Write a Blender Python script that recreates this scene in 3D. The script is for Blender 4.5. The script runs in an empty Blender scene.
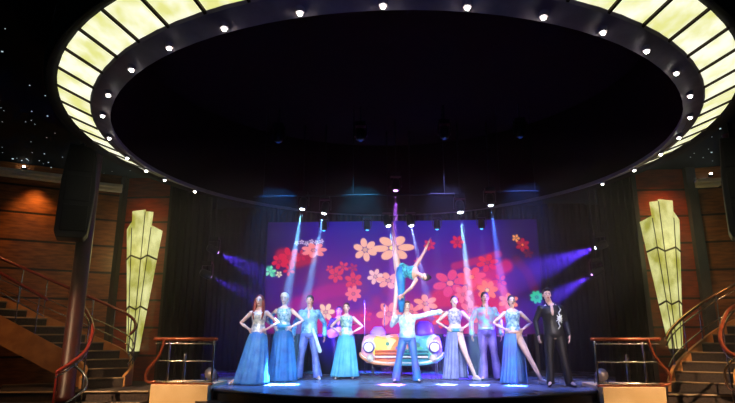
import bpy, math, random
import numpy as np
from mathutils import Vector as V, Matrix
R = math.radians
PI = math.pi
random.seed(7)
C = bpy.context.scene.collection

# ------------------------------------------------------------------ helpers
class MB:
    def __init__(s): s.v = []; s.f = []
    def add(s, vs, fs):
        b = len(s.v); s.v += [tuple(p) for p in vs]; s.f += [tuple(i + b for i in f) for f in fs]
    def box(s, c, d, rz=0, M=None):
        hx, hy, hz = d[0]/2, d[1]/2, d[2]/2
        vs = []
        for z in (-hz, hz):
            for x, y in ((-hx,-hy),(hx,-hy),(hx,hy),(-hx,hy)):
                p = V((x, y, z))
                if M is not None: p = M @ p
                elif rz: p = Matrix.Rotation(rz, 3, 'Z') @ p
                vs.append(p + V(c))
        s.add(vs, [(0,3,2,1),(4,5,6,7),(0,1,5,4),(1,2,6,5),(2,3,7,6),(3,0,4,7)])
    def loft(s, secs, n=16, cap=True):
        vs = []; fs = []
        for c, X, Y, a, b in secs:
            c = V(c)
            for k in range(n):
                t = 2*PI*k/n
                vs.append(c + V(X)*(a*math.cos(t)) + V(Y)*(b*math.sin(t)))
        m = len(secs)
        for i in range(m-1):
            for k in range(n):
                k2 = (k+1) % n
                fs.append((i*n+k, i*n+k2, (i+1)*n+k2, (i+1)*n+k))
        if cap:
            vs.append(V(secs[0][0])); vs.append(V(secs[-1][0])); a0 = m*n; a1 = a0+1
            for k in range(n):
                k2 = (k+1) % n
                fs.append((a0, k2, k)); fs.append((a1, (m-1)*n+k, (m-1)*n+k2))
        s.add(vs, fs)
    def tube(s, pts, rad, n=10, round_=True, flat=1.0):
        pts = [V(p) for p in pts]
        if not hasattr(rad, '__len__'): rad = [rad]*len(pts)
        T = []
        for i in range(len(pts)):
            a = pts[max(i-1,0)]; b = pts[min(i+1,len(pts)-1)]
            T.append((b-a).normalized())
        X = T[0].orthogonal().normalized()
        if abs(T[0].z) > .3: X = (V((1,0,0)) - T[0]*T[0].x).normalized()
        secs = []
        def sec(p, t, r):
            nonlocal X
            X = (X - t*X.dot(t)).normalized(); Y = t.cross(X)
            secs.append((p, X.copy(), Y, r, r*flat))
        if round_:
            for q in (80, 50, 25): sec(pts[0]-T[0]*rad[0]*math.sin(R(q)), T[0], rad[0]*math.cos(R(q)))
        for p, t, r in zip(pts, T, rad): sec(p, t, r)
        if round_:
            for q in (25, 50, 80): sec(pts[-1]+T[-1]*rad[-1]*math.sin(R(q)), T[-1], rad[-1]*math.cos(R(q)))
        s.loft(secs, n)
    def ell(s, c, X, Y, Z, a, b, c_, n=16, m=9):
        X, Y, Z = V(X), V(Y), V(Z)
        secs = []
        for i in range(m):
            t = -PI/2 + PI*(i+.35)/(m-.3)
            secs.append((V(c)+Z*(c_*math.sin(t)), X, Y, a*math.cos(t), b*math.cos(t)))
        s.loft(secs, n)
    def prism(s, poly, z0, z1):
        n = len(poly)
        s.add([(x,y,z0) for x,y in poly]+[(x,y,z1) for x,y in poly],
              [tuple(range(n))[::-1], tuple(range(n,2*n))]+[(i,(i+1)%n,(i+1)%n+n,i+n) for i in range(n)])
    def mesh(s, name):
        me = bpy.data.meshes.new(name); me.from_pydata(s.v, [], s.f); me.update(); return me
    def build(s, name, mat, parent=None, smooth=False, loc=None):
        o = bpy.data.objects.new(name, s.mesh(name)); C.objects.link(o)
        if mat: o.data.materials.append(mat)
        if parent: o.parent = parent
        if loc: o.location = loc
        if smooth: shade(o)
        return o
def shade(o):
    o.data.polygons.foreach_set('use_smooth', [True]*len(o.data.polygons)); o.data.update()
def fuse(mb, name, mat, parent, voxel=.012, it=2):
    t = bpy.data.objects.new('tmp', mb.mesh('tmp')); C.objects.link(t)
    m = t.modifiers.new('r', 'REMESH'); m.mode = 'VOXEL'; m.voxel_size = voxel; m.use_smooth_shade = True
    if it:
        m = t.modifiers.new('s', 'SMOOTH'); m.factor = .5; m.iterations = it
    dg = bpy.context.evaluated_depsgraph_get(); dg.update()
    me = bpy.data.meshes.new_from_object(t.evaluated_get(dg)); me.name = name
    old = t.data; bpy.data.objects.remove(t); bpy.data.meshes.remove(old)
    o = bpy.data.objects.new(name, me); C.objects.link(o)
    me.materials.clear(); me.materials.append(mat)
    if parent: o.parent = parent
    shade(o)
    return o
def tag(o, label=None, cat=None, group=None, kind=None):
    if label: o['label'] = label
    if cat: o['category'] = cat
    if group: o['group'] = group
    if kind: o['kind'] = kind
    return o
def thing(name, label, cat, loc=(0,0,0), rz=0, group=None):
    o = bpy.data.objects.new(name, None); C.objects.link(o); o.empty_display_size = .1
    o.location = loc; o.rotation_euler = (0,0,rz)
    return tag(o, label, cat, group)
def bevel(o, w, seg=2):
    m = o.modifiers.new('b','BEVEL'); m.width = w; m.segments = seg; m.limit_method = 'ANGLE'; return o
def solid(o, t):
    m = o.modifiers.new('sol','SOLIDIFY'); m.thickness = t; m.offset = 0; return o
def s2l(c):
    return tuple((x/255/12.92 if x/255 <= .04045 else ((x/255+.055)/1.055)**2.4) for x in c)
MATS = {}
def mat(name, rgb, rough=.5, metal=0., em=None, es=1., rgb2=None, scale=6., spec=.5, stretch=None, bump=0., trans=0.):
    if name in MATS: return MATS[name]
    m = bpy.data.materials.new(name); m.use_nodes = True; nt = m.node_tree; b = nt.nodes['Principled BSDF']
    b.inputs['Roughness'].default_value = rough; b.inputs['Metallic'].default_value = metal
    b.inputs['Specular IOR Level'].default_value = spec
    b.inputs['Transmission Weight'].default_value = trans
    col = s2l(rgb)+(1,); b.inputs['Base Color'].default_value = col
    tc = nt.nodes.new('ShaderNodeTexCoord'); mp = nt.nodes.new('ShaderNodeMapping')
    nt.links.new(tc.outputs['Object'], mp.inputs['Vector'])
    if stretch: mp.inputs['Scale'].default_value = stretch
    nz = nt.nodes.new('ShaderNodeTexNoise'); nz.inputs['Scale'].default_value = scale; nz.inputs['Detail'].default_value = 4
    nt.links.new(mp.outputs[0], nz.inputs['Vector'])
    r = nt.nodes.new('ShaderNodeValToRGB'); r.color_ramp.elements[0].position = .35; r.color_ramp.elements[1].position = .65
    c2 = s2l(rgb2) if rgb2 else tuple(x*.8 for x in col[:3])
    r.color_ramp.elements[0].color = col; r.color_ramp.elements[1].color = c2+(1,)
    nt.links.new(nz.outputs['Fac'], r.inputs['Fac']); nt.links.new(r.outputs[0], b.inputs['Base Color'])
    if bump:
        bp = nt.nodes.new('ShaderNodeBump'); bp.inputs['Strength'].default_value = bump; bp.inputs['Distance'].default_value = .01
        nt.links.new(nz.outputs['Fac'], bp.inputs['Height']); nt.links.new(bp.outputs[0], b.inputs['Normal'])
    if em is not None:
        if em == 'ramp':
            nt.links.new(r.outputs[0], b.inputs['Emission Color']); nt.links.remove(b.inputs['Base Color'].links[0]); b.inputs['Base Color'].default_value = (.12,.12,.09,1)
        else: b.inputs['Emission Color'].default_value = s2l(em)+(1,)
        b.inputs['Emission Strength'].default_value = es
    MATS[name] = m
    return m
def seam_wood(name, a, b_, rough, seam=.65, z0=3.76, vx=None):
    m = mat(name, a, rough, rgb2=b_, scale=2.2, stretch=(1.6,1.6,9))
    nt = m.node_tree; b = nt.nodes['Principled BSDF']
    tc = [n for n in nt.nodes if n.type == 'TEX_COORD'][0]
    sx = nt.nodes.new('ShaderNodeSeparateXYZ'); nt.links.new(tc.outputs['Object'], sx.inputs[0])
    def mth(op, x, y):
        n = nt.nodes.new('ShaderNodeMath'); n.operation = op
        for i, q in enumerate((x, y)):
            if q is None: continue
            if isinstance(q, (int, float)): n.inputs[i].default_value = q
            else: nt.links.new(q, n.inputs[i])
        return n.outputs[0]
    q = mth('SUBTRACT', sx.outputs[2], z0-10*seam); q = mth('DIVIDE', q, seam); q = mth('FRACT', q, None); g = mth('LESS_THAN', q, .075)
    mx = nt.nodes.new('ShaderNodeMixRGB'); mx.inputs[2].default_value = (.0015,.001,.001,1)
    old = b.inputs['Base Color'].links[0].from_socket
    nt.links.new(g, mx.inputs[0]); nt.links.new(old, mx.inputs[1]); nt.links.new(mx.outputs[0], b.inputs['Base Color'])
    return m

# ------------------------------------------------------------------ materials
M_black = mat('black_drape', (6,6,9), .95, spec=.03, rgb2=(4,4,6), scale=3)
M_dark = mat('dark_paint', (20,16,18), .6)
M_void = mat('dome_paint', (34,13,12), .95, spec=.05)
M_ceil = mat('ceiling_paint', (26,40,46), .9, rgb2=(16,24,30), scale=.6, spec=.1)
M_soff = mat('soffit_paint', (150,138,150), .6)
M_rim = mat('rim_bronze', (16,10,8), .8, 0, spec=.1)
M_bar = mat('divider_bronze', (40,24,10), .4, .5)
M_glass = mat('alabaster_glass', (255,254,232), .35, em='ramp', es=1.12, rgb2=(222,222,138), scale=3.2)
M_sconce = mat('sconce_glass', (246,244,170), .35, em='ramp', es=.95, rgb2=(168,166,60), scale=3.6, stretch=(1,1,.6))
M_band = mat('sconce_band', (60,50,30), .4, .6)
M_woodL = seam_wood('wall_wood_brown', (150,92,44), (104,60,30), .35)
M_woodR = seam_wood('wall_wood_red', (160,62,30), (120,42,22), .35)
M_slate = mat('slate_trim', (58,62,74), .4)
M_cornice = mat('cornice_paint', (225,214,190), .4)
M_deck = mat('stage_deck', (140,150,180), .22, rgb2=(120,128,160), scale=1.5)
M_fascia = mat('stage_fascia', (20,19,24), .45)
M_tan = mat('plinth_tan', (238,206,158), .5, rgb2=(226,190,136), scale=2)
M_copper = mat('rail_copper_wood', (150,72,42), .22, .35, rgb2=(120,52,30), scale=8)
M_red = mat('rail_red_wood', (120,36,28), .25, .1)
M_chrome = mat('chrome', (190,186,180), .18, 1.)
M_brass = mat('brass_rail', (196,150,110), .2, 1.)
M_carpet = mat('stair_carpet', (48,38,36), .95, rgb2=(70,56,48), scale=30)
M_nosing = mat('stair_nosing', (150,124,92), .5)
M_string = mat('stair_stringer', (190,132,72), .45, rgb2=(160,106,56), scale=4)
M_pillar = mat('pillar_wood', (62,22,18), .35, rgb2=(44,16,14), scale=5)
M_spk = mat('speaker_black', (16,14,14), .6)
M_grille = mat('speaker_grille', (30,27,25), .8, rgb2=(18,16,15), scale=80)
M_lens = mat('beam_lens', (230,240,255), .2, em=(225,238,255), es=14)
M_lensP = mat('purple_lens', (220,150,255), .2, em=(215,150,255), es=6)
M_lensR = mat('red_lens', (200,40,90), .2, em=(190,40,90), es=.6)
M_lensB = mat('blue_lens', (40,60,120), .2, em=(40,70,160), es=.3)
M_lensC = mat('cyan_lens', (70,170,240), .2, em=(70,180,240), es=3)
M_lensW = mat('downlight_lens', (255,250,235), .2, em=(255,250,235), es=26)
M_fix = mat('fixture_black', (22,22,26), .4, .2)
M_star = mat('star_tip', (200,220,225), .4, em=(190,215,225), es=.8)
M_riser = mat('riser_navy', (10,7,44), .7, spec=.1, rgb2=(6,5,28), scale=2)
M_lip = mat('riser_lip', (150,60,150), .5)
M_white = mat('eye_white', (235,235,235), .3)
M_iris = mat('iris_brown', (40,24,16), .3)
M_lips = mat('lipstick', (170,50,60), .4)
M_brow = mat('brow_hair', (40,26,20), .7)

# ------------------------------------------------------------------ camera
F = 550.0
pitch = math.atan(134/F); yaw = math.atan(33*math.cos(pitch)/F)
cam = bpy.data.cameras.new('camera'); co = bpy.data.objects.new('camera', cam); C.objects.link(co)
cam.sensor_width = 36; cam.lens = F/735*36; cam.clip_end = 100
co.location = (0,0,1.0); co.rotation_euler = (PI/2+pitch, 0, yaw)
bpy.context.scene.camera = co

# ------------------------------------------------------------------ the room
CX, CY = -.126, 9.27
def arc(r, a0, a1, n, cx=CX, cy=CY): return [(cx+r*math.cos(a0+(a1-a0)*i/n), cy+r*math.sin(a0+(a1-a0)*i/n)) for i in range(n+1)]
b = MB(); b.box((0,7,-.95),(26,24,.1)); tag(b.build('floor', mat('hall_carpet',(40,24,26),.95,rgb2=(26,16,20),scale=12)), kind='structure')
# flat ceiling around the dome opening
b = MB(); n = 72
vs = []; fs = []
for i in range(n):
    a = 2*PI*i/n; c, s = math.cos(a), math.sin(a)
    k = 1/max(abs(c)/13, abs(s)/(10.2 if s > 0 else 14.0))
    vs += [(CX+5.35*c, CY+5.35*s, 4.95), (CX+k*c, CY+k*s, 4.95), (CX+5.35*c, CY+5.35*s, 5.05), (CX+k*c, CY+k*s, 5.05)]
for i in range(n):
    a, d = 4*i, 4*((i+1)%n)
    fs += [(a,a+1,d+1,d),(a+2,d+2,d+3,a+3),(a,d,d+2,a+2),(a+1,a+3,d+3,d+1)]
b.add(vs, fs); tag(b.build('ceiling', M_ceil), kind='structure')
# recess above the ring
b = MB(); n = 72
for r0, z0, r1, z1 in ((4.60,4.03,4.60,5.9),(4.60,5.9,0.02,6.3)):
    vs = []; fs = []
    for i in range(n):
        a = 2*PI*i/n; c, s = math.cos(a), math.sin(a)
        vs += [(CX+r0*c,CY+r0*s,z0),(CX+r1*c,CY+r1*s,z1)]
    for i in range(n):
        a, d = 2*i, 2*((i+1)%n); fs.append((a,d,d+1,a+1))
    b.add(vs, fs)
o = b.build('ceiling_dome', M_void, smooth=True); tag(o, kind='structure')
# walls
def wall(name, pts, z0, z1, m, t=.12):
    b = MB()
    for (x0,y0),(x1,y1) in zip(pts, pts[1:]):
        d = V((x1-x0, y1-y0, 0)); L = d.length; a = math.atan2(d.y, d.x)
        nrm = V((-math.sin(a), math.cos(a), 0))
        b.box(((x0+x1)/2+nrm.x*t/2, (y0+y1)/2+nrm.y*t/2, (z0+z1)/2), (L, t, z1-z0), a)
    return tag(b.build(name, m), kind='structure')
wall('wall_left', [(-12.6,9.55),(-7.05,13.1)], -.9, 4.95, M_woodL)
wall('wall_left_stage_side', [(-6.98,13.3),(-5.75,13.3)], -.9, 4.95, M_woodR)
wall('wall_right_stage_side', [(5.7,13.3),(6.95,13.3)], -.9, 4.95, M_woodR)
wall('wall_right', [(7.1,13.25),(8.1,13.0),(12.6,10.1)], -.9, 4.95, M_woodL)
wall('wall_back', [(-9,17.3),(9,17.3)], -.9, 6.3, M_black)
wall('wall_far_left', [(-12.6,-4.6),(-12.6,9.6)][::-1], -.9, 4.95, M_dark)
wall('wall_far_right', [(12.6,-4.6),(12.6,10.1)], -.9, 4.95, M_dark)
wall('wall_rear', [(12.7,-4.6),(-12.7,-4.6)], -.9, 4.95, M_dark)
b = MB(); b.box((-7.02,13.2,2.0),(.16,.2,5.9)); b.box((-5.72,13.25,2.0),(.10,.2,5.9)); tag(b.build('trim_1', M_dark), kind='structure')
b = MB(); b.box((7.03,13.22,2.0),(.22,.16,5.9)); b.box((5.68,13.25,2.0),(.10,.2,5.9)); tag(b.build('trim_2', M_slate), kind='structure')
# cornice ledges with a shadow gap below
def cornice(name, p, q, z):
    d = V((q[0]-p[0], q[1]-p[1], 0)); a = math.atan2(d.y, d.x); nrm = V((math.sin(a), -math.cos(a), 0))
    b = MB(); c = V(((p[0]+q[0])/2, (p[1]+q[1])/2, z))+nrm*.14
    b.box(c, (d.length, .28, .085), a); b.box(c-V((0,0,.085))+nrm*-.03, (d.length, .2, .07), a)
    tag(bevel(b.build(name, M_cornice), .012), kind='structure')
cornice('trim_3', (-12.4,9.68), (-7.75,12.66), 4.7)
cornice('trim_4', (-7.5,12.82), (-7.0,13.1), 4.62)
cornice('trim_5', (7.1,13.2), (7.6,13.1), 4.55)
# fibre-optic stars
b = MB()
for i in range(1500):
    x = random.uniform(-12,12); y = random.uniform(2,13)
    if math.hypot(x-CX, y-CY) < 5.75 or random.random() < .25: continue
    r = random.choice([.009,.009,.012,.016,.024])
    b.ell((x,y,4.945),(1,0,0),(0,1,0),(0,0,1),r,r,r*.6,6,4)
tag(b.build('ceiling_stars', M_star), 'tiny fibre-optic stars scattered over the dark ceiling outside the glowing ring', 'star lights', kind='stuff')

# ------------------------------------------------------------------ the glowing ring
ring = thing('ceiling_ring', 'large round ceiling ring of backlit cream glass panels over the stage', 'ceiling light', (CX,CY,4.0)); ring.scale = (.977,1.01,1)
def revolve(prof, n=96):
    b = MB(); m = len(prof); vs = []; fs = []
    for i in range(n):
        a = 2*PI*i/n
        for r, z in prof: vs.append((r*math.cos(a), r*math.sin(a), z))
    for i in range(n):
        for j in range(m):
            a, c = i*m+j, i*m+(j+1)%m; d, e = ((i+1)%n)*m+(j+1)%m, ((i+1)%n)*m+j
            fs.append((a,e,d,c))
    b.add(vs, fs); return b
revolve([(5.27,.26),(5.40,.19),(5.44,.30),(5.40,.95),(5.27,.95)]).build('outer_rim', M_rim, ring, True)
revolve([(4.58,.0),(4.83,.075),(4.86,.11),(4.83,.15),(4.60,.08)]).build('soffit', M_soff, ring)
NP = 58
for k in range(NP):
    a0 = 2*PI*(k+.04)/NP; a1 = 2*PI*(k+.96)/NP; b = MB()
    vs = []; m = 4
    for dz in (0, .025):
        for r, z in ((4.84,.10),(5.28,.27)):
            for j in range(m+1):
                a = a0+(a1-a0)*j/m; vs.append((r*math.cos(a), r*math.sin(a), z+dz))
    q = m+1; fs = []
    for j in range(m):
        fs += [(j,j+1,q+j+1,q+j),(2*q+j,3*q+j,3*q+j+1,2*q+j+1),(j,2*q+j,2*q+j+1,j+1),(q+j,q+j+1,3*q+j+1,3*q+j)]
    fs += [(0,q,3*q,2*q),(m,2*q+m,3*q+m,q+m)]
    b.add(vs, fs); b.build('glass_panel', M_glass, ring)
for k in range(NP):
    a = 2*PI*k/NP; b = MB(); c, s = math.cos(a), math.sin(a); t = V((-s,c,0))
    vs = [V((r*c,r*s,z))+t*w for r, z in ((4.84,.075),(5.28,.245),(5.28,.31),(4.84,.14)) for w in (-.016,.016)]
    b.add(vs, [(0,2,3,1),(2,4,5,3),(4,6,7,5),(6,0,1,7),(0,6,4,2),(1,3,5,7)])
    b.build('divider', M_bar, ring)
# downlights in the soffit
def light(name, kind, loc, energy, col, **kw):
    l = bpy.data.lights.new(name, kind); l.energy = energy; l.color = s2l(col)
    o = bpy.data.objects.new(name, l); C.objects.link(o); o.location = loc
    t = kw.pop('to', None)
    for k, v in kw.items(): setattr(l, k, v)
    if t is not None: o.rotation_euler = (V(t)-V(loc)).to_track_quat('-Z','Y').to_euler()
    return o
H3 = 3.0
pts = [(-1.478,3.70),(-1.567,3.40),(-1.60,3.19),(-1.594,2.94),(-1.52,2.62),(-1.38,2.34),(-1.23,2.13),(-1.03,1.91),(-.82,1.75),(-.58,1.64),(-.31,1.56),(-.04,1.53),(.23,1.545),(.49,1.61),(.72,1.715),(.93,1.85),(1.13,2.03),(1.30,2.25),(1.42,2.50),(1.49,2.78),(1.50,3.05),(1.47,3.35),(1.40,3.66)]
names = ['above the left curtain','second above the left curtain','above the left wall light','left side, beside the far tip of the glass','left side, low on the curve','left edge','leftmost upper curve','upper left curve','upper left, near the third wide glass panel','top left','top, left of the middle','top middle','top, right of the middle','top right','upper right curve','upper right, by the widest glass panels','rightmost upper curve','right edge, upper','right edge','right side, low on the curve','right side, above the wall light','right side, beside the red wood wall','above the right curtain']
for k, (x, y) in enumerate(pts):
    a = math.atan2(y*H3-CY, x*H3-CX); p = (CX+4.575*math.cos(a), CY+4.72*math.sin(a), 4.0)
    t = thing('downlight', 'small bright ring downlight, ' + names[k] , 'downlight', p, 0, 'downlights around the dark inner edge of the ceiling ring')
    b = MB(); b.loft([((0,0,.045),(1,0,0),(0,1,0),.05,.05),((0,0,-.012),(1,0,0),(0,1,0),.042,.042)],16); b.build('housing', M_soff, t)
    b = MB(); b.ell((0,0,-.024),(1,0,0),(0,1,0),(0,0,1),.024,.024,.018,12,6); b.build('lens', M_lensW, t, True)
    light('downlight_beam', 'SPOT', (p[0],p[1],p[2]-.06), 60, (255,240,205), to=(p[0],p[1],0), spot_size=R(26), spot_blend=.9, shadow_soft_size=.03)

# ------------------------------------------------------------------ stage
st = thing('stage', 'black-edged stage with curved front and shiny blue-lit floor', 'stage', (0,14.6,0))
def stagepoly(R_, hw, back):
    a = math.asin(min(1, hw/R_)); L = [(R_*math.sin(-a+2*a*i/40), -R_*math.cos(-a+2*a*i/40)) for i in range(41)]
    return L+[(hw,back),(-hw,back)]
b = MB(); b.prism(stagepoly(5.0,3.9,2.6), -.06, 0); b.box((-4.6,.6,-.03),(1.5,4.0,.06)); b.box((4.6,.6,-.03),(1.5,4.0,.06)); b.build('deck', M_deck, st)
b = MB(); b.prism(stagepoly(4.97,3.87,2.6), -.84, -.061); b.build('fascia', M_fascia, st)
b = MB(); b.prism(stagepoly(5.38,4.15,0), -.84, -.22); b.build('front_step', M_fascia, st)
b = MB()
L = stagepoly(5.02,3.9,2.6)[:41]
b.tube([(x,y,-.03) for x,y in L], .028, 8); b.build('edge_strip', mat('edge_strip',(34,40,70),.3), st, True)
def plinth(s, label):
    b = MB(); x0, x1 = 3.72*s, 4.86*s
    b.box(((x0+x1)/2, 11.55, -.38), (abs(x1-x0), 1.2, .9)); o = b.build('plinth', M_tan); bevel(o,.01)
    tag(o, label, 'plinth')
    t = thing('balustrade', 'copper and chrome balustrade with curled end on the %s plinth' % ('left' if s<0 else 'right'), 'railing', ((x0+x1)/2, 11.12, .07))
    w = .58
    b = MB(); b.tube([(-w*1.08,0,.86),(w*1.08,0,.86)], .034, 12, flat=1.2); b.build('top_rail', M_copper, t, True)
    b = MB(); b.tube([(-w*1.04,0,.775),(w*1.04,0,.775)], .014, 8); b.build('upper_rail', M_chrome, t, True)
    b = MB(); b.tube([(-w,0,.44),(w,0,.44)], .014, 8); b.build('middle_rail', M_chrome, t, True)
    b = MB(); b.tube([(-w,0,.05),(w*.95,0,.05)], .016, 8); b.build('bottom_rail', M_chrome, t, True)
    for x in (-w*s*1.0, ): 
        b = MB(); b.tube([(x,0,.0),(x,0,.84)], .022, 10); b.build('post', M_chrome, t, True)
    b = MB(); b.tube([(w*s*.55,0,0),(w*s*.55,0,.80)], .022, 10); b.build('post', M_chrome, t, True)
    b = MB(); b.tube([(w*s*.0,.02,.0),(w*s*.0,.02,.56)], .03, 10); b.build('short_post', M_chrome, t, True)
    b = MB()
    P = [(.72,.85),(.78,.70),(.86,.56),(1.02,.42),(1.20,.30),(1.30,.18),(1.26,.06),(1.12,.03),(.95,.05)]
    b.tube([(w*s*x, -.02, z) for x, z in P], .03, 10); b.build('curled_end', M_copper, t, True)
    b = MB(); b.box((0,.0,.012),(w*2.1,.10,.024)); b.build('base_plate', M_copper, t)
plinth(-1, 'tan block at the left corner of the stage under the railing')
plinth(1, 'tan block at the right corner of the stage under the railing')

# small round floor lamps behind the balustrades
def floorlamp(x, y, label):
    t = thing('floor_lamp_can', label, 'stage lamp', (x,y,.005))
    b = MB(); b.tube([(-.09,0,.02),(.09,0,.02)], .02, 8); b.tube([(-.13,0,.03),(-.13,0,.2)], .012, 6); b.tube([(.13,0,.03),(.13,0,.2)], .012, 6); b.tube([(-.13,0,.03),(.13,0,.03)], .012, 6); b.build('bracket', M_fix, t, True)
    b = MB(); b.loft([((0,.12,.14),(1,0,0),(0,.2,1),.06,.06),((0,.04,.18),(1,0,0),(0,.2,1),.12,.12),((0,-.1,.23),(1,0,0),(0,.3,1),.12,.12)],16); b.build('can', mat('lamp_can',(110,104,104),.35,.4), t, True)
floorlamp(-3.98, 11.9, 'grey round stage lamp on the floor behind the left railing')
floorlamp(4.05, 11.95, 'grey round stage lamp on the floor behind the right railing')

# ------------------------------------------------------------------ curtains and wings
def curtain(name, label, x0, x1, y, z0, z1, amp=.05, wl=.16, m=M_black, group=None):
    b = MB(); n = max(8, int(abs(x1-x0)/wl*8)); vs = []; fs = []
    for i in range(n+1):
        x = x0+(x1-x0)*i/n; ph = (x-x0)/wl*2*PI
        for z in (z0, (z0+z1)/2, z1):
            vs.append((x-(x0+x1)/2, amp*math.sin(ph+.4*math.sin(ph*.31)), z-z0))
    for i in range(n):
        for j in (0,1): fs.append((3*i+j,3*i+3+j,3*i+4+j,3*i+1+j))
    b.add(vs, fs); o = b.build(name, m, None, True, ((x0+x1)/2, y, z0)); solid(o, .01)
    return tag(o, label, 'curtain', group)
M_drapeB = mat('brown_drape', (17,12,12), .95, rgb2=(9,7,8), scale=3, spec=.03)
curtain('stage_curtain', 'dark pleated curtain beside the left wall light', -5.66, -4.62, 13.05, 0.01, 4.9, m=M_drapeB)
curtain('stage_curtain', 'dark pleated curtain beside the right wall light', 4.74, 5.6, 13.05, 0.01, 4.9, m=M_drapeB)
curtain('wing_curtain', 'black curtain to the left of the screen', -5.5, -4.05, 16.6, 0.01, 4.9)
curtain('wing_curtain', 'black curtain to the right of the screen', 4.18, 5.6, 16.6, 0.01, 4.9)
curtain('back_curtain', 'black curtain closing the back of the stage behind the screen', -7.5, 7.5, 17.0, 0.01, 5.2)

# ------------------------------------------------------------------ LED screen
SX0, SX1, SY0, SY1 = 268., 537., 221., 334.
NX, NY = 430, 181
gx, gy = np.meshgrid(np.linspace(SX0,SX1,NX), np.linspace(SY0,SY1,NY))
def lerp(a, b, t): return a+(b-a)*t[..., None]
def arr(c): return np.array(c, float)
rs = np.random.RandomState(3)
def vnoise(s, seed):
    r = np.random.RandomState(seed); g = r.rand(40,60)
    u = (gx-SX0)/s; v = (gy-SY0)/s
    iu, iv = u.astype(int)%58, v.astype(int)%38; fu, fv = u-np.floor(u), v-np.floor(v)
    fu = fu*fu*(3-2*fu); fv = fv*fv*(3-2*fv)
    return (g[iv,iu]*(1-fu)+g[iv,iu+1]*fu)*(1-fv)+(g[iv+1,iu]*(1-fu)+g[iv+1,iu+1]*fu)*fv
t = np.clip((gy-SY0)/(SY1-SY0),0,1)
img = lerp(arr((44,22,160)), arr((118,26,150)), np.clip(t*2.2,0,1))
img = img*(1-np.clip((t-.45)/.5,0,1)[...,None])+arr((196,30,130))*np.clip((t-.45)/.5,0,1)[...,None]
nz = vnoise(22,1)*.6+vnoise(10,2)*.4
m = np.clip((nz-.45)*4,0,1)*np.clip((t-.1)*3,0,1); img = lerp(img, arr((96,26,170)), m*.75)
# dark left and right zones
dl = np.clip(1-(gx-268)/55,0,1)*np.clip(1.15-t*.5,0,1); img = lerp(img, arr((42,10,80)), np.clip(dl*1.0,0,1))
dr = np.clip((gx-497-(gy-300)*.15)/30,0,1); img = lerp(img, arr((44,8,84)), dr)
def stroke(pts, w, col, a=.9):
    global img
    d = np.full(gx.shape, 1e9)
    for (x0,y0),(x1,y1) in zip(pts, pts[1:]):
        px, py = x1-x0, y1-y0; L = px*px+py*py
        q = np.clip(((gx-x0)*px+(gy-y0)*py)/L,0,1); d = np.minimum(d, np.hypot(gx-x0-q*px, gy-y0-q*py))
    img = lerp(img, arr(col), np.clip((w-d)/(w*.5)+.0,0,1)*a)
stroke([(275,325),(300,305),(330,292),(350,290)], 9, (190,20,140), .7)
stroke([(325,325),(360,322),(400,326)], 12, (214,40,140), .8)
stroke([(283,255),(300,262),(312,258)], 9, (190,24,80), .9)
stroke([(470,283),(490,276),(505,268)], 9, (216,36,96), .9)
stroke([(440,300),(470,300),(500,312)], 14, (230,40,90), .85)
stroke([(455,268),(480,262),(498,256)], 5, (205,40,120), .8)
stroke([(470,290),(485,284),(500,290),(505,305),(495,316)], 5, (250,90,80), .8)
stroke([(515,262),(525,275),(530,290)], 6, (120,14,60), .7)
def flower(x, y, r, col, n=5, core=None, rot=0., sq=1.0, fat=.27):
    global img
    dx = (gx-x); dy = (gy-y)/sq; rot = rot+x*.37; core = core or tuple(min(255,v*.8+20) for v in col)
    th = np.arctan2(dy,dx)+rot; d = np.hypot(dx,dy)
    a = np.zeros(gx.shape)
    for k in range(n):
        c = 2*PI*k/n; ux, uy = math.cos(c-rot), math.sin(c-rot)
        al = dx*ux+dy*uy; ac = -dx*uy+dy*ux
        e = ((al-r*.62)/(r*.40))**2+(ac/(r*fat))**2
        a = np.maximum(a, np.clip((1.15-e)/.3,0,1))
    img = lerp(img, arr(col), a)
    cc = np.clip((r*.2-d)/1.0+.5,0,1); img = lerp(img, arr(core or tuple(v*.75 for v in col)), cc)
peach = (255,196,178); coral = (226,72,116); redc = (222,36,84); pk = (250,130,150)
for f in [(291,258,11,redc,6),(281,262,8,redc,6),(291,271,6,redc,5),(303,256,6,(205,30,90),5),
          (315.6,250.6,13,(250,150,158),7,None,0,.6),(338,276,8,coral,6),(345,268,6,coral,5),(355.5,282,9,coral,6),(355,269,5,(190,50,120),5),(332,270,4,coral,5),
          (355.5,295,8,pk,7),(367,250.6,12,peach,6),(395,249,21,peach,6,(255,235,150),.52,.62),
          (377,278,8,(255,205,212),6),(390,282,12,(255,180,178),6,None,0,.7),(328.5,313,9,(255,214,190),6),(390,315,12,(255,158,150),6,None,.3),(368,317,6,(225,60,120),5),
          (458.5,243.5,7,redc,6),(431,246,6,(215,50,110),6),(419,263,4,(200,60,140),5),(450,285,17,(236,84,136),6,(255,150,150),.3,.8),(487,265,11,(232,48,92),6,None,.2,.8),
          (471,279,14,(250,92,116),7,(255,150,110),.1,.75),(462,296,9,pk,6),(485.5,292,10,(255,140,90),7,(255,220,120)),(498,283,7,(230,50,90),5),
          (425.7,305,12,(255,170,155),6,None,.2,.75),(412,313,8,(255,150,150),6),(468,312,10,pk,6),(478,320,8,(255,120,110),5),(505,303,10,(255,150,120),6,None,0,.8),(440,320,9,(240,70,90),6),
          (522,247,7,(180,24,60),6,(255,140,60)),(516,240,4,(250,170,90),5),(527,256,5,(120,30,50),5),(532,299,6.5,(60,205,160),8),
          (272,272,6,(150,235,190),5,(255,255,230)),(281,275,3.5,(235,225,190),5)]:
    flower(*f)
for x, y in [(298,243),(303,242),(308,243.5),(313,241.5),(318,242.5),(323,241.5)]: flower(x,y,2.6,(225,205,240),5)
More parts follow.
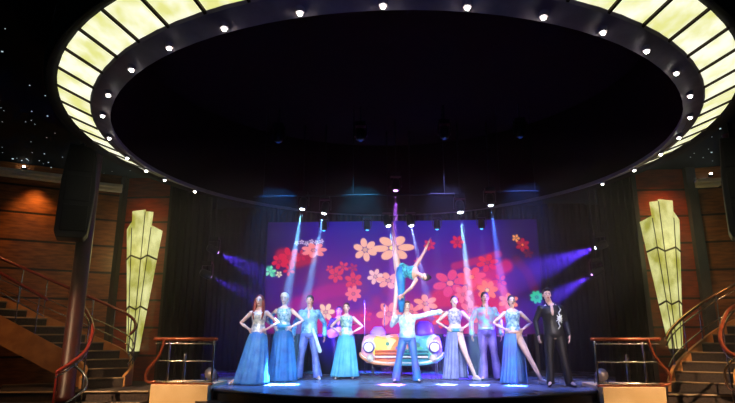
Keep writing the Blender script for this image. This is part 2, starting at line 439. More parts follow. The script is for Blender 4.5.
stroke([(270,268),(276,276)], 2.5, (90,220,170), .8)
img = np.clip(img, 0, 255)/255.
img = img**1.18*1.03
lin = np.where(img <= .04045, img/12.92, ((img+.055)/1.055)**2.4)
YS = 16.5
def scr(px, py): return ((px-268.)/(537-268.)*(4.13+4.04)-4.04, 4.40-(py-221.)/(334-221.)*(4.40-1.05))
xs = np.linspace(-4.04,4.13,NX); zs = np.linspace(4.40,1.05,NY)
X, Z = np.meshgrid(xs, zs)
co3 = np.stack([X, np.full_like(X, 0.), Z-1.05], -1).reshape(-1,3)
idx = np.arange(NX*NY).reshape(NY,NX)
fq = np.stack([idx[:-1,:-1], idx[1:,:-1], idx[1:,1:], idx[:-1,1:]], -1).reshape(-1,4)
me = bpy.data.meshes.new('display'); me.from_pydata(co3.tolist(), [], fq.tolist()); me.update()
ca = me.color_attributes.new('display_colour','FLOAT_COLOR','POINT')
ca.data.foreach_set('color', np.concatenate([lin.reshape(-1,3), np.ones((NX*NY,1))],1).ravel())
sm = bpy.data.materials.new('led_display'); sm.use_nodes = True; nt = sm.node_tree; bs = nt.nodes['Principled BSDF']
at = nt.nodes.new('ShaderNodeAttribute'); at.attribute_name = 'display_colour'
bs.inputs['Base Color'].default_value = (.004,.004,.004,1); bs.inputs['Roughness'].default_value = .8; bs.inputs['Specular IOR Level'].default_value = .05
nt.links.new(at.outputs['Color'], bs.inputs['Emission Color']); bs.inputs['Emission Strength'].default_value = 1.05
me.materials.append(sm)
scn = thing('led_screen', 'wide glowing purple screen with pink and peach flowers behind the dancers', 'screen', (0,YS,1.05))
o = bpy.data.objects.new('display', me); C.objects.link(o); o.parent = scn
b = MB(); b.box((.045,.08,1.675),(8.2,.12,3.38)); b.build('cabinet', M_dark, scn)
for x in (-3.9, 0, 3.9):
    b = MB(); b.box((x,.08,-.54),(.1,.1,1.04)); b.build('support_leg', M_dark, scn)

# ------------------------------------------------------------------ risers
def riser(x0, x1, label):
    t = thing('band_riser', label, 'riser', ((x0+x1)/2,15.7,0)); w = x1-x0
    b = MB(); b.box((0,0,.5),(w,.9,1.0)); bevel(b.build('body', M_riser, t),.01)
    b = MB(); b.box((0,-.46,1.0),(w,.03,.05)); b.build('lip', M_lip, t)
    return t
riser(-2.3,-1.3,'dark navy riser behind the dancer left of the car')
riser(1.15,3.35,'dark navy riser behind the dancers right of the car')

# ------------------------------------------------------------------ truss and lamps
tr = thing('lighting_pipe', 'long thin grey lighting pipe hung across the stage opening', 'pipe', (0,11.7,4.0))
b = MB(); b.tube([(-3.2,0,0),(1.2,0,0)], .022, 8); b.build('pipe', mat('pipe_grey',(26,23,28),.7,0,spec=.1), tr, True)
b = MB(); b.tube([(2.15,0,.03),(3.0,0,.03)], .022, 8); b.build('short_pipe', mat('pipe_grey',(26,23,28),.7,0,spec=.1), tr, True)
for x in (-3,-1,1,2.2,2.95):
    b = MB(); b.tube([(x,0,.0),(x,0,2.1)], .008, 6); b.build('hanger_rod', M_fix, tr)
def moving(p, to, label, lens, energy, col, ang=8, name='moving_head_lamp', rad=.055, blend=.9):
    p = V(p); d = (V(to)-p).normalized(); t = thing(name, label, 'stage lamp', p, 0, {'moving_head_lamp':'moving head lamps under the lighting pipe','wash_lamp':'small cyan wash lamps above the screen','side_lamp':'purple side lamps beside the curtains','spot_lamp':'dim spot lamps high at the stage corners','front_wash_lamp':'front wash lamps','added_deck_fill':'added deck fill lamps inside the dome'}[name])
    hang = (5.86 if math.hypot(p.x-CX, p.y-CY) < 4.5 else 4.94)-.31-p.z
    b = MB(); b.box((0,0,.26),(.22,.16,.10)); b.box((0,.0,.31+hang/2),(.03,.03,hang)); bevel(b.build('base', M_fix, t),.008)
    b = MB()
    for s in (-1,1): b.box((s*.13,0,.11),(.02,.09,.26))
    b.box((0,0,.22),(.26,.09,.02)); b.build('yoke', M_fix, t)
    X = d.orthogonal().normalized(); X = V((1,0,0)); X = (X-d*X.dot(d)).normalized(); Y = d.cross(X)
    b = MB(); b.loft([(-d*.17,X,Y,.06,.06),(-d*.13,X,Y,.09,.09),(d*.06,X,Y,.10,.10),(d*.10,X,Y,.085,.085)],16); b.build('head', M_fix, t, True)
    b = MB(); b.ell(d*.105,X,Y,d,rad,rad,.025,14,6); b.build('lens', lens, t, True)
    if energy: light('beam', 'SPOT', p+d*.14, energy, col, to=to, spot_size=R(ang), spot_blend=blend, shadow_soft_size=.03)
    return t
moving((-2.2,12.2,3.92),(-2.7,11.95,.0),'bright blue-white stage lamp, furthest left under the pipe',M_lens,130000,(110,185,255))
moving((-1.69,12.2,3.81),(-2.35,12.0,0),'blue-white stage lamp, second from left under the pipe',M_lens,100000,(110,185,255))
moving((-.06,12.0,4.28),(-.2,12.1,0),'purple stage lamp above the raised foot of the acrobat',M_lensP,60000,(190,110,255),9)
moving((-.27,12.7,3.6),(.55,12.1,0),'blue-white stage lamp just left of the raised foot',M_lens,60000,(140,190,255))
moving((.27,12.7,3.6),(.95,12.2,0),'blue-white stage lamp just right of the raised foot',M_lens,55000,(150,170,255))
moving((1.38,12.2,3.8),(1.62,12.1,0),'brightest blue-white stage lamp, above the dancer right of the car',M_lens,170000,(150,205,255),7,rad=.07)
moving((2.06,12.2,3.95),(2.35,12.0,0),'blue stage lamp, furthest right under the pipe',M_lens,100000,(70,120,255))
for x, l in ((-1.9,'small cyan wash lamp at the top left of the screen'),(-.8,'small cyan wash lamp at the top of the screen left of the acrobat'),(.95,'small cyan wash lamp at the top of the screen right of the acrobat'),(2.05,'small cyan wash lamp at the top right of the screen')):
    moving((x*1.13,15.35,4.02),(x*1.13,15.9,0),l,M_lensC,1500,(60,180,255),20,'wash_lamp',.05)
moving((-4.42,12.8,2.98),(-.5,15.8,.9),'purple-blue side lamp high beside the left curtain',M_lensP,9000,(90,50,255),34,'side_lamp',.04)
moving((-4.55,12.8,2.4),(-1.0,15.8,.6),'purple-blue side lamp lower beside the left curtain',M_lensP,6000,(90,50,255),26,'side_lamp',.02)
moving((4.6,12.8,3.0),(.4,14.6,1.5),'bright purple-blue side lamp high beside the right curtain',M_lens,22000,(90,50,255),34,'side_lamp',.04)
moving((4.46,12.8,2.4),(1.0,14.4,.3),'purple-blue side lamp lower beside the right curtain',M_lensP,18000,(90,50,255),30,'side_lamp',.02)
for x, l in ((-4.85,'dim reddish lamp high above the left curtain'),(-4.35,'dim violet lamp high above the left curtain, nearer the stage'),(4.15,'dim red lamp high above the right side lamps, nearer the stage'),(4.82,'dim red lamp high beside the last downlight on the right')):
    moving((x,12.8,4.55),(x*.9,11.5,3.6),l,M_lensR,0,(255,0,0),10,'spot_lamp',.04)
# front-of-house wash from lamps carried on the dome ring, out of the frame above the camera
for x, e, c in ((-3.2,480,(255,244,235)),(-1.0,520,(235,242,255)),(1.2,520,(235,242,255)),(3.4,480,(255,240,240))):
    moving((x,3.0,3.9),(x*.62,12.9,1.25),'black front wash lamp under the ceiling, %s' % ('far left','left of centre','right of centre','far right')[[-3.2,-1.0,1.2,3.4].index(x)],M_lens,e*7.4,c,25,'front_wash_lamp',.05,blend=.5)
for x, c in ((-2.6,(60,150,255)),(-.8,(80,190,255)),(1.0,(150,150,255)),(2.6,(90,130,255))):  # added lamps with dim lenses, put in the dome to brighten the deck
    moving((x,11.2,5.2),(x*1.1,12.6,0),'added deck fill lamp inside the dome, %s' % {-2.6:'far left',-.8:'left of centre',1.0:'right of centre',2.6:'far right'}[x],M_lensB,1500,c,46,'added_deck_fill',.05,blend=.7)
for s_ in (-1,1):
    light('ceiling_teal_fill', 'POINT', (11.2*s_,5.0,3.9), 26, (60,170,190), shadow_soft_size=.3)  # added teal fill without a fixture, tints the dark ceiling
    light('plinth_fill', 'SPOT', (7.6*s_,5.5,4.85), 4200, (255,210,160), to=(4.9*s_,11.2,-.1), spot_size=R(24), spot_blend=.8, shadow_soft_size=.1)  # added warm fill from out of frame, brightens plinth and railing
    light('stair_fill', 'SPOT', (8.6*s_,8.0,4.85), 340 if s_ < 0 else 480, (255,180,110), to=(7.2*s_,11.6,.6), spot_size=R(50), spot_blend=.9, shadow_soft_size=.1)  # added warm fill from out of frame, lifts stringers and rails
# warm washers on the side walls
for p, to, e in (((-8.4,11.9,4.5),(-8.6,12.1,2.5),90),((-9.6,11.0,4.5),(-9.9,11.3,2.5),130),((-6.4,12.6,4.8),(-6.4,13.3,3.0),22),((6.3,12.6,4.8),(6.3,13.3,3.0),60),((9.3,11.8,4.6),(9.4,12.2,2.4),80)):
    light('wall_washer', 'SPOT', p, e, (255,176,96), to=to, spot_size=R(95), spot_blend=1, shadow_soft_size=.1)
for p, l in (((-8.75,11.85,4.82),'tiny bright lamp on the left cornice, further from the stage'),((-7.75,12.45,4.85),'tiny bright lamp on the left cornice beside the speaker'),((7.35,12.9,4.68),'tiny bright lamp on the short right cornice')):
    t = thing('cornice_lamp', l, 'lamp', p)
    b = MB(); b.box((0,0,-.02),(.08,.08,.05)); b.build('housing', M_fix, t)
    b = MB(); b.ell((0,-.02,.02),(1,0,0),(0,1,0),(0,0,1),.03,.03,.025,10,6); b.build('bulb', M_lensW, t, True)

# ------------------------------------------------------------------ sconces
def sconce(x, y, s, label, zt, zb):
    t = thing('fan_wall_light', label, 'wall light', (x, y, 0))
    # fold lines across the fan: bottom x, top x, top z, depth
    bot = [-.15,-.08,.0,.08,.14]; top = [-.50,-.26,.02,.28,.50]; dep = [.0,-.20,-.10,-.22,.0]
    tops = [(-.42,-.25),(.0,.06),(.02,-.03),(-.36,-.46)]
    if s > 0: bot = [-v for v in bot[::-1]]; top = [-v for v in top[::-1]]; dep = dep[::-1]; tops = [(q,p) for p,q in tops[::-1]]
    L = zt-zb
    def P(i, z, off=0):
        u = (z-zb)/L; return V((bot[i]+(top[i]-bot[i])*u, dep[i]*(.45+.55*u)+off, z))
    for i in range(4):
        za, zc = zt+tops[i][0], zt+tops[i][1]; b = MB()
        q = [P(i,zb),P(i+1,zb),P(i+1,zc),P(i,za)]; r = [p+V((0,.02,0)) for p in q]
        b.add(q+r, [(0,1,2,3),(7,6,5,4),(0,4,5,1),(1,5,6,2),(2,6,7,3),(3,7,4,0)])
        b.build('glass_panel', M_sconce, t)
    for z in (zb+L*.30, zb+L*.66):
        b = MB(); b.tube([P(i,z+(.05 if i%2 else -.03),-.012) for i in range(5)], .022, 6); b.build('band', M_band, t)
    for i in (1,2,3):
        b = MB(); b.tube([P(i,zb,-.008),P(i,zt-(.42 if i != 2 else 0)*1.0-(0 if i==2 else 0),-.008)], .011, 6); b.build('rib', M_band, t)
    b = MB(); b.loft([((0,-.05,zb-.28),(1,0,0),(0,1,0),.05,.05),((0,-.06,zb+.02),(1,0,0),(0,1,0),.21,.14)],12); b.build('base_cup', M_band, t, True)
    b = MB(); b.box((0,.12,(zt+zb)/2-.3),(.2,.16,L*.7)); b.build('mount', M_band, t)
    light('dome_blue_fill', 'POINT', (0,2.3,3.1), 14, (70,80,255), shadow_soft_size=.2) if s < 0 else None  # added blue fill out of frame for the ring soffit, no fixture
    light('sconce_glow', 'POINT', (x, y-.6, (zt+zb)/2+.6), 14, (255,235,150), shadow_soft_size=.4)
sconce(-6.30,13.08,-1,'tall fan-shaped glass wall light on the left wood wall',3.98,.62)
sconce(6.12,13.05,1,'tall fan-shaped glass wall light on the right red wood wall',4.06,.70)

# ------------------------------------------------------------------ pillars and speakers
def lathe(prof, n=24):
    b = MB(); b.loft([((0,0,z),(1,0,0),(0,1,0),r,r) for r,z in prof], n); return b
o = lathe([(.19,-.2),(.19,-.1),(.15,-.05),(.15,4.85),(.19,4.9),(.19,4.95)]).build('pillar', M_pillar, None, True, (-6.27,10.5,0)); tag(o,'round red-brown wooden pillar under the left speaker','pillar')
o = lathe([(.19,-.2),(.19,-.1),(.15,-.05),(.15,4.85),(.19,4.9),(.19,4.95)]).build('pillar', M_pillar, None, True, (6.72,10.9,.17)); tag(o,'round wooden pillar behind the right speaker at the frame edge','pillar')
def speaker(x, y, z0, z1, label, rz):
    t = thing('hanging_speaker', label, 'speaker', (x,y,z0), rz); h = z1-z0
    prof = [(-.28,.12),(-.24,0),(.22,0),(.28,.10),(.33,.9),(.33,h*.55),(.27,h-.05),(-.20,h),(-.27,h*.6)]
    b = MB(); n = len(prof)
    b.add([(x_,y_,z_) for y_ in (-.28,.28) for x_,z_ in prof], [tuple(range(n)), tuple(range(n,2*n))[::-1]]+[(i,i+n,(i+1)%n+n,(i+1)%n) for i in range(n)])
    bevel(b.build('cabinet', M_spk, t),.02)
    b = MB()
    for k in range(3): b.box((.03,-.295,.38+k*.58),(.44,.03,.5))
    bevel(b.build('grille', M_grille, t),.01)
    b = MB(); b.box((0,0,h+(4.95-z1)/2),(.08,.08,4.95-z1)); b.build('hanging_bracket', M_fix, t)
speaker(-6.28,10.05,2.78,4.62,'tall black loudspeaker hanging in front of the left pillar',.5)
speaker(6.33,10.25,2.72,4.60,'tall black loudspeaker hanging at the right edge',-.5)

# ------------------------------------------------------------------ curved stairs
def spline(P, n=8):
    P = [V(p) for p in P]; out = []
    for i in range(len(P)-1):
        a = P[max(i-1,0)]; b_ = P[i]; c = P[i+1]; d = P[min(i+2,len(P)-1)]
        for k in range(n):
            t = k/n; out.append(.5*((2*b_)+(c-a)*t+(2*a-5*b_+4*c-d)*t*t+(-a+3*b_-3*c+d)*t**3))
    out.append(P[-1]); return out
def stairs(s, label):
    t = thing('staircase', label, 'staircase', (5.7*s,11.4,-.0)); O = V((5.7*s,11.4,0))
    near = spline([(6.35,11.1,0),(6.45,11.4,0),(6.9,11.5,0),(7.5,11.2,0),(8.6,10.5,0),(10.6,9.2,0)],10) if s<0 else spline([(5.95,10.65,0),(6.2,10.95,0),(6.7,11.1,0),(7.4,11.0,0),(8.7,10.4,0),(10.6,9.3,0)],10)
    far = spline([(5.68,11.5,0),(5.76,12.0,0),(6.25,12.45,0),(7.2,12.3,0),(8.9,11.35,0),(11.2,9.9,0)],10) if s<0 else spline([(5.0,11.1,0),(5.35,11.5,0),(6.0,11.9,0),(6.9,12.15,0),(8.5,11.75,0),(11.2,10.3,0)],10)
    def resamp(L, n=60):
        D = [0]
        for a, c in zip(L, L[1:]): D.append(D[-1]+(c-a).length)
        out = []; j = 0
        for i in range(n+1):
            d = D[-1]*i/n
            while j < len(L)-2 and D[j+1] < d: j += 1
            out.append(L[j].lerp(L[j+1], (d-D[j])/max(D[j+1]-D[j],1e-6)))
        return out
    near, far = resamp(near), resamp(far); M = len(near)
    for L in (near, far):
        for p in L: p.x *= s
    N = 17 if s < 0 else 20
    def pt(L, u):
        q = u*(M-1); i = min(int(q), M-2); return L[i].lerp(L[i+1], q-i)
    rise = .172
    for k in range(N):
        u0, u1 = k/N, (k+1)/N; z1 = rise*(k+1); z0 = z1-.19
        p = [pt(near,u0),pt(far,u0),pt(far,u1+.004),pt(near,u1+.004)]
        b = MB(); vs = [q-O+V((0,0,z)) for z in (z0,z1-.02) for q in p]
        b.add(vs, [(0,1,2,3),(7,6,5,4),(0,4,5,1),(1,5,6,2),(2,6,7,3),(3,7,4,0)])
        st_ = b.build('step', M_carpet, t)
        b = MB(); b.tube([p[0]-O+V((0,0,z1-.015)), p[1]-O+V((0,0,z1-.015))], .016, 6); b.build('nosing', M_nosing, st_)
    for L, nm in ((near,'stringer'),(far,'stringer')):
        vs = []; fs = []; nn = 60
        for i in range(nn+1):
            u = i/nn; q = pt(L,u)-O; z = u*N*rise; zz = max(z-.34, -.02)
            d = (pt(L,min(u+.01,1))-pt(L,max(u-.01,0))).normalized(); w = V((-d.y,d.x,0))*.03
            for a, c in ((w,zz),(w,z+.20),(-w,z+.20),(-w,zz)): vs.append(q+a+V((0,0,c)))
        for i in range(nn):
            for j in range(4): fs.append((4*i+j,4*i+(j+1)%4,4*i+4+(j+1)%4,4*i+4+j))
        fs += [(0,3,2,1),(4*nn,4*nn+1,4*nn+2,4*nn+3)]
        b = MB(); b.add(vs, fs); b.build(nm, M_string, t)
    def rail(L, h, u0, u1, r, m, nm, extra=[]):
        P = [V(e)-O for e in extra]+[pt(L,u0+(u1-u0)*i/40)-O+V((0,0,(u0+(u1-u0)*i/40)*N*rise+h)) for i in range(41)]
        b = MB(); b.tube(P, r, 10); b.build(nm, m, t, True)
    u_in = .26
    rail(far,.98 if s<0 else .86,.02,1,.032,M_red if s<0 else M_brass,'handrail')
    rail(far,.74 if s>0 else .55,.02,1,.014,M_chrome,'lower_rail')
    rail(far,.36,.02,1,.012,M_chrome,'lower_rail')
    rail(near,.98,u_in if s<0 else .42,1,.034,M_red,'handrail')
    rail(near,.62,u_in if s<0 else .42,1,.012,M_chrome,'lower_rail')
    for k in range(1,14):
        u = k/14
        for L in ((far,near) if u > (u_in if s<0 else .42) else (far,)):
            q = pt(L,u)-O; z = u*N*rise; b = MB(); b.tube([q+V((0,0,z+.0)),q+V((0,0,z+(.97 if s<0 else .85)))], .013, 8); b.build('baluster', M_chrome, t, True)
    return t
stairs(-1,'carpeted curved staircase rising behind the left pillar with red handrail')
stairs(1,'carpeted curved staircase at the right edge with bright handrails')
# curled newel rails in front of each flight
def curl(s, label, P1, P2, m1, m2):
    t = thing('curled_handrail', label, 'handrail', (P1[-1][0],P1[-1][1],-.9)); O = V(t.location)
    b = MB(); b.tube([p-O for p in spline(P1,8)], .036, 12); b.build('upper_rail', m1, t, True)
    b = MB(); b.tube([p-O+V((0.0,-.02,-.09)) for p in spline(P1,8)], .016, 8); b.build('under_rail', M_chrome, t, True)
    b = MB(); b.tube([p-O for p in spline(P2,8)], .022, 10); b.build('lower_rail', m2, t, True)
    q = V(P1[-1])-O
    b = MB(); b.tube([(q.x,q.y,0),(q.x,q.y,q.z)], .022, 10); b.build('newel_post', m1, t, True)
    for p in (P1[2],P1[4]):
        q = V(p)-O; b = MB(); b.tube([(q.x,q.y,0),(q.x,q.y,q.z)], .012, 8); b.build('baluster', M_chrome, t, True)
curl(-1,'red curled end of the stair handrail beside the left pillar',
     [(-6.93,11.3,1.97),(-6.56,11.1,1.67),(-6.2,10.9,1.34),(-5.94,10.6,1.08),(-5.79,10.2,.76),(-5.81,9.9,.57),(-5.93,9.6,.39)],
     [(-5.92,9.7,.48),(-5.78,9.9,.45),(-5.57,9.9,.27),(-5.47,9.7,.09),(-5.57,9.4,-.09)], M_red, M_chrome)
curl(1,'copper curled end of the stair handrail at the right edge',
     [(6.55,11.0,1.66),(6.13,10.8,1.48),(5.79,10.5,1.22),(5.55,10.2,.96),(5.51,10.0,.76),(5.6,9.8,.64)],
     [(5.88,10.2,.72),(5.49,10.0,.5),(5.32,9.8,.32),(5.26,9.6,.18),(5.32,9.4,.13)], M_copper, M_brass)
# landings beside the stage where the stairs start
def landing(s, label):
    b = MB(); P = [(4.88*s,10.95),(7.6*s,10.55),(8.6*s,12.0),(7.0*s,13.1),(4.88*s,13.0)]
    if s < 0: P = P[::-1]
    b.prism(P, -.9, -.03); o = b.build('landing', M_carpet); tag(o, label, 'landing')
    t = MB(); t.tube([(4.9*s,10.93,-.05),(7.6*s,10.53,-.05)], .018, 8); t.build('nosing', M_nosing, o)
    t = MB(); t.prism([(4.88*s,10.65),(7.3*s,10.25),(7.6*s,10.545),(4.88*s,10.945)][::(1 if s>0 else -1)], -.9, -.22); q = t.build('lower_step', M_carpet, o)
    t = MB(); t.tube([(4.9*s,10.63,-.235),(7.3*s,10.23,-.235)], .018, 8); t.build('lower_nosing', M_nosing, q)
landing(-1,'dark carpeted landing with a pale edge at the foot of the left stairs')
landing(1,'dark carpeted landing with a pale edge at the foot of the right stairs')

# ------------------------------------------------------------------ painted car front
car = thing('car_front', 'painted front of a classic convertible car with round headlights on legs', 'car', (0.02,13.95,0))
prof = [(-.97,.44),(-1.0,.62),(-.99,.80),(-.93,.93),(-.80,.98),(-.64,.95),(-.5,.93),(-.25,.98),(0,.995)]
prof = prof+[(-x,z) for x,z in prof[-2::-1]]+[(.86,.34),(-.86,.34)]
b = MB(); secs = [(.93,0.0),(.985,.05),(1.0,.14),(1.0,.8),(.97,.95)]
vs = [(x*k, y, (z-.66)*k+.66+ (.05 if y > .1 and z > .9 else 0)) for k, y in secs for x, z in prof]; n = len(prof)
# fine front face so that the paint pattern shows
fs = [(i*n+j,i*n+(j+1)%n,(i+1)*n+(j+1)%n,(i+1)*n+j) for i in range(len(secs)-1) for j in range(n)]
b.add(vs, fs+[tuple(range(n))[::-1], tuple(range((len(secs)-1)*n,len(secs)*n))])
cm = bpy.data.materials.new('car_paint'); cm.use_nodes = True; nt = cm.node_tree; bs = nt.nodes['Principled BSDF']
bs.inputs['Roughness'].default_value = .3
tc = nt.nodes.new('ShaderNodeTexCoord'); sx = nt.nodes.new('ShaderNodeSeparateXYZ'); nt.links.new(tc.outputs['Object'], sx.inputs[0])
mr = nt.nodes.new('ShaderNodeMapRange'); mr.inputs[1].default_value = -1; mr.inputs[2].default_value = 1
nz = nt.nodes.new('ShaderNodeTexNoise'); nz.inputs['Scale'].default_value = 3.2; nt.links.new(tc.outputs['Object'], nz.inputs[0])
ad = nt.nodes.new('ShaderNodeMath'); ad.operation = 'MULTIPLY_ADD'; ad.inputs[1].default_value = .35; nt.links.new(nz.outputs[0], ad.inputs[0]); nt.links.new(sx.outputs[0], mr.inputs[0])
sb = nt.nodes.new('ShaderNodeMath'); sb.operation = 'SUBTRACT'; nt.links.new(mr.outputs[0], sb.inputs[0]); sb.inputs[1].default_value = .175
nt.links.new(sb.outputs[0], ad.inputs[2])
cr = nt.nodes.new('ShaderNodeValToRGB'); cr.color_ramp.interpolation = 'CONSTANT'
E_ = cr.color_ramp.elements; E_[0].color = s2l((232,170,200))+(1,); E_[1].position = .14; E_[1].color = s2l((250,214,90))+(1,)
for p, c in ((.30,(250,232,140)),(.38,(245,150,60)),(.46,(150,80,190)),(.54,(240,120,90)),(.62,(90,205,150)),(.74,(60,170,170)),(.84,(160,220,190)),(.92,(120,110,210))):
    e = E_.new(p); e.color = s2l(c)+(1,)
nt.links.new(ad.outputs[0], cr.inputs[0]); nt.links.new(cr.outputs[0], bs.inputs['Base Color'])
M_cream = mat('bumper_white',(240,226,214),.25,.2)
b.build('body', cm, car)
for s in (-1,1):
    b = MB(); b.loft([((.80*s,-.09,.72),(1,0,0),(0,0,1),.135,.135),((.80*s,.06,.72),(1,0,0),(0,0,1),.15,.15)],24)
    h = b.build('headlight_housing', mat('car_violet',(96,70,180),.3) , car, True)
    b = MB(); b.ell((.80*s,-.09,.72),(1,0,0),(0,0,1),(0,-1,0),.112,.112,.05,20,8); b.build('headlight', mat('headlight_glass',(250,250,255),.15,em=(240,245,255),es=.25), h, True)
    b = MB(); b.tube([V((.80*s+.155*math.cos(a),-.09,.72+.155*math.sin(a))) for a in [R(q) for q in range(0,181,15)]], .022, 8); b.build('eyebrow_trim', M_cream, h, True)
    b = MB(); b.loft([((.76*s,-.20,.46),(1,0,0),(0,0,1),.02,.02),((.76*s,-.14,.46),(1,0,0),(0,0,1),.085,.085),((.76*s,.02,.46),(1,0,0),(0,0,1),.10,.10)],18)
    b.build('bumper_bullet', M_cream, car, True)
cg = mat('grille_orange',(236,110,40),.35); cg2 = mat('grille_teal',(20,150,160),.35); cd = mat('grille_dark',(150,50,24),.6); cd2 = mat('grille_dark_teal',(10,80,110),.6)
for s, m1, m2 in ((-1,cg,cd),(1,cg2,cd2)):
    b = MB(); b.box((s*.33,-.005,.51),(.64,.03,.28)); g = b.build('grille', m2, car)
    for z in (.41,.49,.57,.64):
        b = MB(); b.tube([(s*.02,-.035,z),(s*.62,-.03,z)], .027, 8); b.build('grille_bar', m1 if z != .49 else M_cream, g, True)
    b = MB()
    P = [(.0,-.10,.34),(.35*s,-.10,.34),(.60*s,-.10,.36),(.80*s,-.08,.41),(.96*s,-.02,.50),(1.0*s,.1,.56)]
    b.tube(spline(P,6), .05, 12); b.build('bumper', mat('bumper_orange',(246,170,120),.25,.2) if s<0 else mat('bumper_teal',(120,210,225),.25,.2), car, True)
    b = MB(); b.tube(spline([(x,y-.045,z+.02) for x,y,z in P],6), .015, 8); b.build('bumper_stripe', M_cream, car, True)
b = MB(); b.tube([(.04,-.03,.62),(.095,-.03,.86),(.15,-.03,.62)], .02, 8); b.tube([(.06,-.03,.70),(.13,-.03,.70)], .016, 6); b.build('hood_emblem', M_cream, car, True)
b = MB()
for x, z, r in ((-.34,.80,.05),(.40,.78,.07)):
    b.loft([((x,-.018,z),(1,0,0),(0,0,1),r,r),((x,.01,z),(1,0,0),(0,0,1),r,r)],6)
b.build('painted_dots', mat('dot_green',(20,140,110),.4), car)
for x in (-.72,.86):
    for y in (.08,.75):
        b = MB(); b.tube([(x,y,0),(x,y,.36)], .018, 8); b.build('stand_leg', M_chrome, car, True)
b = MB(); b.box((0,.45,.30),(1.5,.5,.10)); b.build('chassis', M_dark, car)
for x, w, z1, m in ((-.60,.19,1.22,mat('seat_lavender',(150,140,200),.4)),(.58,.24,1.36,mat('seat_purple',(74,36,120),.4))):
    b = MB(); b.loft([((x,.62,.9),(1,0,0),(0,1,0),w,.08),((x,.66,1.1),(1,0,0),(0,1,0),w,.09),((x,.70,z1-.1),(1,0,0),(0,1,0),w*.9,.08),((x,.72,z1),(1,0,0),(0,1,0),w*.5,.05)],20); b.build('seat_back', m, car, True)
for x, y, h, l in ((-.95,15.0,1.85,'thin microphone stand left of the car'),(-.42,15.05,1.75,'thin microphone stand behind the left half of the car')):
    t = thing('microphone_stand', l, 'microphone stand', (x,y,0))
    b = MB(); b.tube([(0,0,.03),(0,0,h)], .011, 8); b.build('pole', M_chrome, t, True)
    b = MB(); b.loft([((0,0,0),(1,0,0),(0,1,0),.14,.14),((0,0,.03),(1,0,0),(0,1,0),.13,.13)],20); b.build('base', M_fix, t)
    b = MB(); b.ell((0,-.02,h+.03),(1,0,0),(0,1,0),(0,0,1),.028,.028,.04,12,8); b.build('microphone', M_fix, t, True)

# ------------------------------------------------------------------ people
def nrm(v): return V(v).normalized()
TF = [(-.24,.09,.075),(-.12,.165,.115),(0,.178,.12),(.2,.152,.10),(.42,.118,.085),(.6,.135,.095),(.78,.152,.112),(.92,.15,.092),(1.0,.115,.075),(1.07,.055,.055)]
TM = [(-.24,.10,.08),(-.12,.165,.115),(0,.17,.118),(.25,.155,.108),(.45,.152,.108),(.7,.176,.125),(.88,.178,.108),(1.0,.115,.08),(1.07,.065,.065)]
def torso(mb, J, t0, t1, off=0., tab=None, n=20):
    tab = tab or J['tab']; P, S = J['P'], J['S']; ax = (S-P); up = ax.normalized()
    Rr = (J['R']-up*J['R'].dot(up)).normalized(); Fw = up.cross(Rr)*-1
    sec = []
    def at_(t):
        for (a,ra,rb),(b_,rc,rd) in zip(tab, tab[1:]):
            if a <= t <= b_: q = (t-a)/(b_-a); return ra+(rc-ra)*q, rb+(rd-rb)*q
        return tab[-1][1:] if t > tab[-1][0] else tab[0][1:]
    ts = sorted(set([t0,t1]+[x for x in [q[0] for q in tab] if t0 < x < t1]+[t0+(t1-t0)*k/10 for k in range(1,10)]))
    for t in ts:
        a, b_ = at_(t); sec.append((P+ax*t, Rr, Fw, a+off, b_+off))
    mb.loft(sec, n)
def arm(mb, J, k, off=0., a=0., b_=1., flare=0.):
    S, E, W = J['sh'+k], J['el'+k], J['wr'+k]; m = J['male']
    r = [.052,.047,.040,.041,.030,.026] if m else [.046,.040,.034,.034,.025,.022]
    P = [S, S.lerp(E,.5), E, E.lerp(W,.35), E.lerp(W,.75), W]
    P = P[:]; r = [x+off for x in r]; r[-1] += flare; r[-2] += flare*.5
    mb.tube(P, r, 12)
    if off == 0 or a == 0: mb.ell(S,(1,0,0),(0,1,0),(0,0,1),r[0]*1.08,r[0]*1.08,r[0]*1.08,12,7)
def hand(mb, W, d, nn, side, curl=.5, sc=1.):
    d = nrm(d); nn = V(nn); nn = (nn-d*nn.dot(d)).normalized(); s = d.cross(nn).normalized()*side  # s: towards the thumb
    mb.ell(W+d*.045*sc, s, nn, d, .040*sc, .016*sc, .052*sc, 14, 8)
    for i, (o, L) in enumerate(((.030,.078),(.010,.086),(-.011,.080),(-.031,.062))):
        b0 = W+d*.062*sc+s*o*sc; dd = nrm(d+s*(o*4)); p1 = W+d*.09*sc+s*o*1.15*sc
        d1 = nrm(dd+nn*curl*.5); d2 = nrm(dd+nn*curl*1.4)
        p2 = p1+d1*L*.45*sc; p3 = p2+d2*L*.45*sc
        mb.tube([b0,p1,p2,p3], [.0085*sc,.0085*sc,.008*sc,.007*sc], 8)
    t0 = W+d*.02*sc+s*.025*sc; t1 = t0+nrm(d*.6+s*.9+nn*.3)*.035*sc; t2 = t1+nrm(d*.9+s*.4+nn*.5)*.03*sc
    mb.tube([t0,t1,t2], [.012*sc,.010*sc,.008*sc], 8)
def leg(mb, J, k, off=0., foot=True):
    Hp, K, A = J['hp'+k], J['kn'+k], J['an'+k]; m = J['male']
    r = [.092,.084,.060,.056,.058,.038] if m else [.088,.076,.054,.051,.050,.034]
    mb.tube([Hp, Hp.lerp(K,.45), K, K.lerp(A,.15), K.lerp(A,.35), A], [x+off for x in r], 14)
    if foot:
        T = J['to'+k]; d = (T-A); mb.tube([A-d.normalized()*.02-V((0,0,.02)), A.lerp(T,.5), T-d.normalized()*.03, T], [.034,.034,.028,.02], 12, flat=.8)
